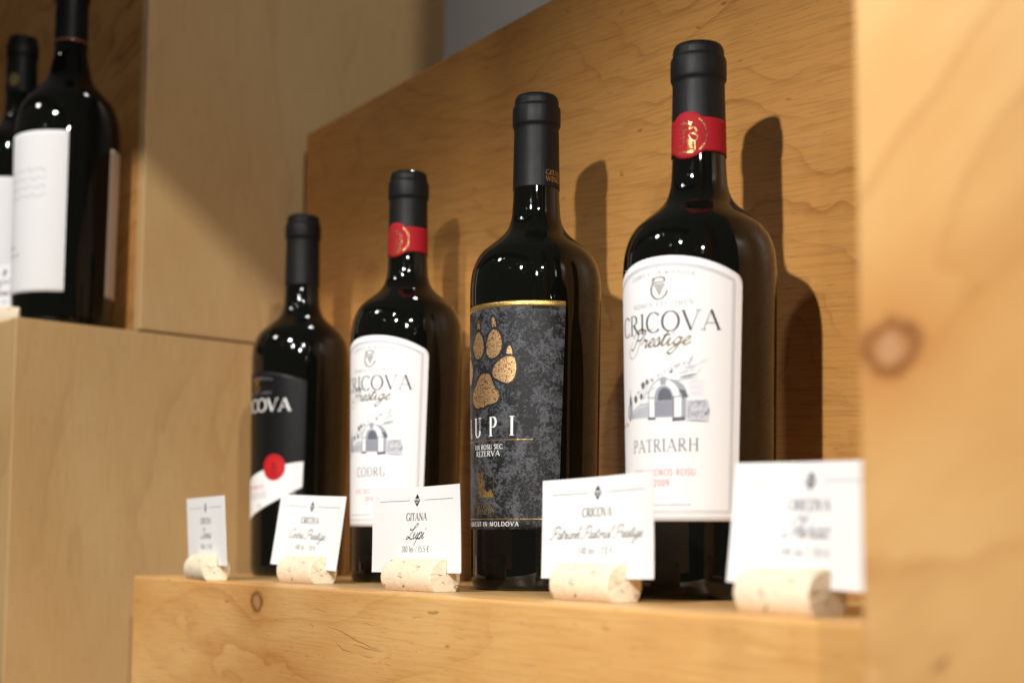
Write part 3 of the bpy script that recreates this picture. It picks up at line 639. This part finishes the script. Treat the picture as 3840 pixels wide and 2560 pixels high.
# bottle with the paw print
b3 = Bottle((-.7266, .4891, 0), .3052, .0404, 'dark wine bottle with mottled slate label, copper paw print and gold line', -80.9, .3052-.0600)
mp = b3.mapper(); W = 50.2
lo, hi = bounds(-W, W, lambda u: 35.8, lambda u: 166.9, .3)
lab = b3.label('front_label', -W, W, lo, hi, M['slate'], mp)
b3.label('gold_band', -W, W, lambda u: 166.9, lambda u: 170.2, M['gold'], mp, nv=3, parent=b3.o)
def mk(): return Ink(mp, .20)
PADS = [[(5.2, 161.6), (6.5, 161.0), (7.7, 157.6), (7.9, 155.4), (6.6, 156.0), (5.6, 155.2), (4.9, 156.2), (4.6, 159.4)],
        [(-7.3, 161.2), (-6.3, 159), (-5.9, 156.2), (-6.2, 155.2), (-7.8, 155.9), (-9.4, 155.3), (-9.3, 157.2), (-8.4, 159.8)],
        [(16.4, 143.4), (17.6, 143.2), (18.7, 140.6), (18.9, 138.2), (17.5, 138.6), (15.4, 138.9), (15.2, 140.4)],
        [(6.6, 154.0), (9.4, 152.4), (11.6, 148.2), (12.0, 143.8), (10.2, 139.4), (6.4, 137.1), (2.4, 137.6), (.4, 140.4), (.4, 145.6), (2.2, 150.6), (4.4, 153.2)],
        [(-7.2, 154.0), (-4.4, 151.2), (-2.3, 146.6), (-2.4, 142.0), (-5.2, 138.2), (-8.6, 137.4), (-12.6, 139.6), (-15.2, 144.0), (-13.6, 149.0), (-10.0, 152.8)],
        [(17.2, 137.4), (19.9, 136.4), (21.4, 132.6), (21.2, 127.6), (19.6, 123.6), (16.2, 121.6), (12.8, 122.4), (8.8, 124.2), (6.0, 126.0), (5.4, 129.0), (6.8, 132.2), (10.0, 135.0), (14.0, 136.9)],
        [(-22.5, 139.3), (-18.8, 136.6), (-16.4, 132.0), (-17.2, 127.4), (-20.8, 123.4), (-24.6, 123.8), (-28.4, 128.2), (-28.6, 133.8), (-26.0, 137.8)],
        [(-22.8, 144.6), (-21.4, 143.0), (-20.8, 140.4), (-22.6, 140.6), (-24.6, 140.4), (-24.0, 143.2)],
        [(-.8, 128.2), (3.0, 127.2), (5.0, 123.4), (7.0, 119.4), (10.0, 116.2), (10.2, 113.4), (8.4, 110.8), (4.4, 109.8), (.8, 109.4), (-2.4, 108.0), (-5.4, 108.6), (-8.8, 107.9), (-13.0, 109.4), (-16.4, 112.8), (-16.4, 117.0), (-12.0, 121.0), (-8.4, 124.8), (-5.0, 127.6)]]
sh = mk(); sh.base = .17
for P in PADS:
    cx = sum(q[0] for q in P)/len(P); cy = sum(q[1] for q in P)/len(P)
    Q = []
    for (x, y) in P:
        d = math.hypot(x-cx, y-cy); Q.append((cx+(x-cx)*(d+1.5)/d, cy+(y-cy)*(d+1.5)/d))
    sh.poly(Q, smooth=True)
sh.build('paw_outline', flat('dark_slate_ink', (.012, .0125, .015), .5), lab)
for P in PADS:
    t = Ink(mp, .26); t.poly(P, smooth=True, rings=5); t.build('paw_pad', M['copper'], lab)
t = mk()
x = -21.5
for c_, wd in (('L', 6.2), ('U', 9.0), ('P', 7.0), ('I', 3.6)):
    t.text(c_, {'L': -23.2, 'U': -13.2, 'P': 2.6, 'I': 17.4}[c_], 90.6, 11.4, xs={'L': .62, 'U': .78, 'P': .74, 'I': .9}[c_], th=.14, tn=.035, serif=.14)
t.text('VIN ROSU SEC', -.2, 83.0, 2.7, align=1, th=.17, tn=.08, sp=.10, width=26.4); t.text('REZERVA', -.2, 78.9, 3.1, align=1, th=.17, tn=.08, sp=.12, width=22.5)
t.text('FABRICĂT IN MOLDOVA', -1.0, 37.7, 2.5, align=1, th=.17, tn=.08, sp=.26, width=51)
t.build('lettering', M['white'], lab)
t = mk(); t.stroke([(-33, 88.2), (32.6, 88.2)], .38); t.stroke([(-49, 41.9), (49, 41.9)], .40)
t.text('GITANA', -1.8, 48.4, 3.0, align=1, th=.12, tn=.06, sp=.04, width=19.6); t.text('WINERY', -1.8, 44.6, 3.0, align=1, th=.12, tn=.06, sp=.04, width=19.6)
# plume and town emblem
t.stroke([(-9.6, 69), (6.2, 69), (6.2, 54.6), (-9.6, 54.6), (-9.6, 69)], .18)
rr = random.Random(5)
for q in range(18):
    y = 56+q*.68; x0 = -5.6+.9*math.sin(q*.35)
    t.stroke([(x0, y), (x0-1.6-rr.random()*1.6, y+1.2), (x0-2.6-rr.random(), y+2.4)], .5, smooth=True, taper=True); t.stroke([(x0, y), (x0+1.4+rr.random()*1.6, y+1.3), (x0+2.0+rr.random()*1.4, y+2.8)], .5, smooth=True, taper=True)
t.stroke([(-6.2, 55), (-5.4, 60), (-4.6, 66), (-2.8, 68.6)], .6, smooth=True)
t.poly([(-5, 54.8), (6, 54.8), (6, 56.6), (4.8, 57.6), (3.8, 59.6), (2.8, 57.8), (1.6, 58.4), (.4, 57.2), (-1, 58.6), (-2.6, 56.4)], rings=2)
t.build('emblem', M['gold'], lab)
nm = b3.neck_map(turn=0)
t = Ink(nm, .08)
t.text('GITANA', 17.6, 252.6, 3.0, align=0, th=.12, tn=.06, sp=.05, width=16); t.text('WINERY', 17.6, 248.6, 3.0, align=0, th=.12, tn=.06, sp=.05, width=16)
t.build('capsule_lettering', M['gold'], b3.cap)

# bottle with the black label and white sweep
b1 = Bottle((-1.0998, .5031, 0), .3024, .0404, 'wine bottle with black label, white curved band and round red seal, nearest the crates', -85.6, .3024-.0605)
mp = b1.mapper(); W = 47.6
lo, hi = bounds(-W, W, lambda u: 73+14*(u/W)-4*(u/W)**2+8, lambda u: 166.5-8*(abs(u)/W)**2.2, 1.0)
lab = b1.label('front_label', -W, W, lambda u: 60, hi, M['blacklabel'], mp)
top = lambda u: 83.0+.28*u-.0016*u*u; bot = lambda u: 51.2+.36*u+.0016*u*u
lw = b1.label('white_band', -W, W, bot, top, M['paper'], mp, lift=.22)
t = mk(); t.text('FABRICAT ÎN MOLDOVA', 0, 160.0, 2.0, sp=.3, align=1, width=37, shift=lambda x: -.004*x*x); t.text('NOMEN EST OMEN', 0, 147.6, 2.2, sp=.26, align=1, width=36); t.build('lettering', M['grey'], lab)
t = mk(); emblem(t, .5, 155.6, .95); t.build('emblem', M['gold'], lab)
t = mk(); t.text('CRICOVA', 1.0, 133.6, 10.4, th=.17, tn=.06, sp=.05, align=1, width=69); t.build('lettering', M['white'], lab)
t = Ink(mp, .27); t.text('DIONIS', 2, 62.5, 5.6, th=.12, tn=.05, sp=.08, align=1, width=27, shift=lambda x: .28*(x-2)*.2); t.text('2016', 6, 56.0, 2.4, align=1, th=.13, tn=.07); t.build('lettering', M['grey'], lw)
t = Ink(mp, .27); t.text('VIN ROSU SEC', 0, 70.6, 2.8, th=.17, tn=.1, sp=.1, align=1, width=25, shift=lambda x: .05*x); t.build('lettering', M['redink'], lw)
vm = lambda u, v, L: mp(40.5-v, 78+u, L)
t = Ink(vm, .27); t.text('12.0% vol'.replace('%', ' ').replace('v', 'u'), 0, -1.8, 3.6, th=.13, tn=.07, align=1, width=24); t.build('lettering', M['pale'], lw)
sl = Ink(mp, .42); sl.poly(arc(22.0, 88.0, 10.7, 10.7, 0, 354, 48), rings=6); so = sl.build('round_seal', M['seal'], b1.o)
t = Ink(mp, .50); t.stroke(arc(22, 88, 8.8, 8.8, 0, 360, 40), .4); t.stroke([(22, 83), (22, 92.5)], .7); t.stroke([(20, 90.4), (24, 90.4)], .6); t.stroke([(19, 84.6), (20.4, 87.6), (23.4, 88.4), (25.2, 86), (24.4, 83.4)], .7, smooth=True); t.stroke([(18.6, 82.6), (25.4, 82.6)], .8); t.build('seal_emblem', flat('dark_red_emboss', (.16, .01, .01), .4), so)

# the two bottles on the lower crate
CZ = .2104
b5 = Bottle((-1.2572, .3474, CZ), .3150, .0448, 'broad dark wine bottle with plain white label standing on the lower crate', -64.0, .3150-.0600, taper=.96, shoulder=1.45)
mp = b5.mapper(cone=False); W = 37.5
lo, hi = bounds(-W, W, lambda u: 27.0, lambda u: 166.0, .8)
lab = b5.label('front_label', -W, W, lo, hi, M['paper'], mp)
t = mk()
for q in range(4):
    y = 132-q*7.5; n = 26
    t.stroke([(-24+44*i/n, y+2.0*math.sin(i*1.3+q)*math.cos(i*.37+q*2)) for i in range(n+1)], .55, .25, smooth=True)
t.build('script_lettering', M['grey'], lab)
for y_, x0_, x1_ in ((67, -30, -14), (60, -32, -6)):      # two short lines of small illegible print
    t = mk(); t.stroke([(x0_+(x1_-x0_)*i/30, y_+1.3*math.sin(i*2.4)*math.cos(i*.9)) for i in range(31)], .7, .35, smooth=True); t.build('small_print', M['grey'], lab)
mp2 = b5.mapper(cone=False, uc=100.0)
b5.label('back_label', -22, 22, lambda u: 27.0, lambda u: 158.0, paper('cream_back_label', (.62, .50, .40)), mp2)
cbz = .3150*1000-60
b5.label('copper_ring', -44, 44, lambda u: cbz+.4, lambda u: cbz+3.0, foil('copper_ring_foil', (.50, .24, .14), (.2, .09, .05), .5), b5.neck_map(), lift=.1, nu=120, nv=2)
b6 = Bottle((-1.3748, .3344, CZ), .2950, .0395, 'dark wine bottle with gold neck mark standing behind the broad bottle', -78.0, .2950-.0560)
mp = b6.mapper(); W = 44
lo, hi = bounds(-W, W, lambda u: 36.0, lambda u: 150.0, 1.0)
lab = b6.label('front_label', -W, W, lo, hi, M['paper'], mp)
nm = b6.neck_map(); t = Ink(nm, .1); t.poly(arc(8, 250, 5.2, 6.4, 0, 350, 24)); t.build('neck_emblem', M['sealgold'], b6.cap)

# ---------------------------------------------------------------- price cards held in cork stands
def cork_stand(loc, ang, tilt, length, slot_y, label, seed, cutx=0.0):
    """wine cork lying on a flat cut, with a slot sawn along its top"""
    rr = random.Random(seed); r = .0107; cz = .0076
    base_a = math.asin(-cz/r)
    pts = []
    sw = .0006; sd = .0092
    # outline from bottom front, over the top with the slot, to bottom back (y, z)
    tx = lambda z: slot_y+(z-.0100)*math.tan(tilt)
    n = 30; a0 = math.pi-base_a; a1 = base_a
    arcp = [(r*math.cos(a0+(a1-a0)*i/n), cz+r*math.sin(a0+(a1-a0)*i/n)) for i in range(n+1)]
    top_z = lambda y: cz+math.sqrt(max(0, r*r-y*y))
    out = []; done = False
    for (y, z) in arcp:
        yt = tx(top_z(y))
        if z > cz and y > yt-sw and y < yt+sw: continue
        if not done and z > cz*.5 and y >= yt+sw:
            zt = top_z(slot_y+.0008); yl = tx(zt)
            out += [(yl-sw, zt), (tx(.0094)-sw, .0094), (tx(.0094)+sw, .0094), (yl+sw, zt)]; done = True
        out.append((y, z))
    nl = 26; v = []; f = []; m_ = len(out)
    for i in range(nl+1):
        t = i/nl; x = -length/2+length*t
        e = min(t, 1-t)*length; k = 1-.00045/r*max(0, 1-e/.0012)*1.0
        for j, (y, z) in enumerate(out):
            jx = rr.uniform(-.00022, .00022) if i in (0, nl) else 0
            q = 1+rr.uniform(-.010, .010) if z > .0008 and not (.0090 < z and abs(y-tx(z)) < .0012) else 1
            v.append((x+jx, y*k*q, max(0, cz+(z-cz)*k*q) if z > 1e-6 else 0))
    for i in range(nl):
        for j in range(m_):
            a = i*m_+j; b = i*m_+(j+1) % m_; f.append((a, b, b+m_, a+m_))
    f.append(tuple(range(m_))); f.append(tuple(range(nl*m_, (nl+1)*m_))[::-1])
    me = mesh('cork_stand', v, f); recalc(me)
    o = link('cork_stand', me, M['cork']); o.location = loc; o.rotation_euler = (0, 0, ang)
    for p in me.polygons: p.use_smooth = p.index < nl*m_
    bmm = bmesh.new(); bmm.from_mesh(me); bmesh.ops.triangulate(bmm, faces=[q for q in bmm.faces if len(q.verts) > 4])
    for e_ in bmm.edges:
        if len(e_.link_faces) == 2 and e_.calc_face_angle(0) > .7: e_.smooth = False
    bmm.to_mesh(me); bmm.free()
    tag(o, label, 'cork', 'cork card stands'); return o
def price_card(pos, ph, ta, ro, title, script, price, label, bend=.0, zoff=0.0, hw=None, script_h=9.5, faint=False):
    x, y, z = pos; ph, ta, ro = rad(ph), rad(ta), rad(ro)
    e = Vector((math.cos(ph), math.sin(ph), 0)); bk = Vector((-math.sin(ph), math.cos(ph), 0))
    up = Vector((0, 0, math.cos(ta)))+bk*math.sin(ta)
    e2 = e*math.cos(ro)-up*math.sin(ro); u2 = e*math.sin(ro)+up*math.cos(ro); nrm = e2.cross(u2)  # faces the front
    o = empty('price_card', (x, y, z)); tag(o, label, 'price card', 'price cards in cork stands')
    Wd, Hd = 90.0, 50.0
    def mpp(u, v, L):
        curve = 1.6*bend*((u/45.0)**2+.25*u/45.0)*(max(0, v)/50.0)**1.3
        return tuple((e2*u+u2*v+nrm*(L+curve))/1000)
    nu, nv = 30, 14; vv = []; ff = []
    for L in (0.0, -.32):
        for i in range(nu+1):
            for j in range(nv+1): vv.append(mpp(-45+90*i/nu, 50*j/nv, L))
    K = (nu+1)*(nv+1); I = lambda i, j: i*(nv+1)+j
    for i in range(nu):
        for j in range(nv):
            ff.append((I(i, j), I(i+1, j), I(i+1, j+1), I(i, j+1))); ff.append((K+I(i, j), K+I(i, j+1), K+I(i+1, j+1), K+I(i+1, j)))
    for i in range(nu):
        for j in (0, nv): ff.append((I(i, j), K+I(i, j), K+I(i+1, j), I(i+1, j)) if j == 0 else (I(i, j), I(i+1, j), K+I(i+1, j), K+I(i, j)))
    for j in range(nv):
        for i in (0, nu): ff.append((I(i, j), I(i, j+1), K+I(i, j+1), K+I(i, j)) if i == 0 else (I(i, j), K+I(i, j), K+I(i, j+1), I(i, j+1)))
    me = mesh('card_sheet', vv, ff); recalc(me); sh_ = link('card_sheet', me, M['card'], o)
    t = Ink(mpp, .05); t.text(title, 0, 30.4, 4.4, xs=.9, th=.16, tn=.06, sp=.06, align=1, width=21 if len(title) < 7 else 24)
    t.hand(script, -1.0, 19.8, script_h, th=.095, tn=.042, slant=.62, width=hw, xs=1.0)
    t.text(price, 0, 12.0, 3.4, xs=.8, th=.13, tn=.06, sp=.05, align=1, width=28)
    t.stroke([(-37, 42.2), (-7.5, 42.2)], .26); t.stroke([(7.5, 42.2), (38, 42.2)], .26)
    t.build('lettering', M['black'], sh_)
    t = Ink(mpp, .05); t.poly(catmull([(-.35, 45.6), (.35, 45.6), (2.8, 42.6), (2.9, 42.2), (2.8, 41.8), (.35, 38.8), (-.35, 38.8), (-2.8, 41.8), (-2.9, 42.2), (-2.8, 42.6), (-.35, 45.6)], 3)[:-1], rings=2, c=(0, 42.2)); dl = t.build('diamond_logo', M['black'], sh_)
    t = Ink(mpp, .11); t.text('WINE', 0, 42.0, 1.3, th=.26, tn=.26, sp=.1, align=1, serif=.0, width=5.0); t.text('BAR', 0, 40.5, 1.0, th=.2, tn=.16, sp=.1, align=1, serif=.0, width=2.6); t.build('logo_lettering', M['white'], dl)
    return o
CARDS = [
 ((-1.0129, .3915, .0105), -3.5, -3.0, -.2, 'CRICOVA', 'Dionis', '140 lei / 7.0 €', 'before the shelf end beside the plywood crate', -1.010, .046, .2, 24, 7.5),
 ((-.9113, .4207, .0105), 5.2, 8.8, 2.4, 'CRICOVA', 'Codru Prestige', '140 lei / 7.0 €', 'leaning back before the black labelled bottle', -.903, .046, .8, 50, 6.4),
 ((-.7372, .4119, .0103), 5.8, 2.5, -.6, 'GITANA', 'Lupi', '310 lei / 15.5 €', 'covering the foot of the middle white label', -.730, .050, 1.6, 17.5, 8.6),
 ((-.5692, .4185, .0106), 1.0, 3.6, -1.0, 'CRICOVA', 'Patriarh Pastoral Prestige', '140 lei / 7.0 €', 'between the slate and board-side bottles', -.5675, .047, 1.4, 74, 6.0),
 ((-.4144, .4055, .0108), -.9, 6.5, 1.6, 'CRICOVA', 'Shiraz', '140 lei / 7.0 €', 'partly hidden by the upright board', -.420, .043, .8, 26, 8.0),
]
for k_, (p_, ph, ta, ro, ti, sc, pr, where, cx, ln, bend, hw, shh) in enumerate(CARDS):
    price_card(p_, ph, ta, ro, ti, sc, pr, 'white price card '+where, bend, hw=hw, script_h=shh)
    cy = p_[1]+(cx-p_[0])*math.tan(rad(ph))
    so_ = .0012
    cork_stand((cx+so_*math.sin(rad(ph)), cy-so_*math.cos(rad(ph)), .0002), rad(ph), rad(ta), ln, so_-.00016, 'cork stand holding the price card '+where, 20+k_)
# card and cork at the front corner of the lower crate
ca = math.degrees(math.atan2(-EV.y, -EV.x))
pc = Vector((-1.201, .2946, 0))+DV*.018+EV*.083
price_card((pc.x, pc.y, CZ+.0105), ca+14, 12, 0, 'CRICOVA', 'Dionis', '140 lei / 7.0 €', 'white price card on top of the lower crate, before the dark bottles', .6, hw=26)
cork_stand((pc.x+.022*math.cos(rad(ca+14)), pc.y+.022*math.sin(rad(ca+14))-.0012, CZ+.0002), rad(ca+14), rad(12), .046, .0012, 'cork stand on top of the lower crate, before the dark bottles', 41)
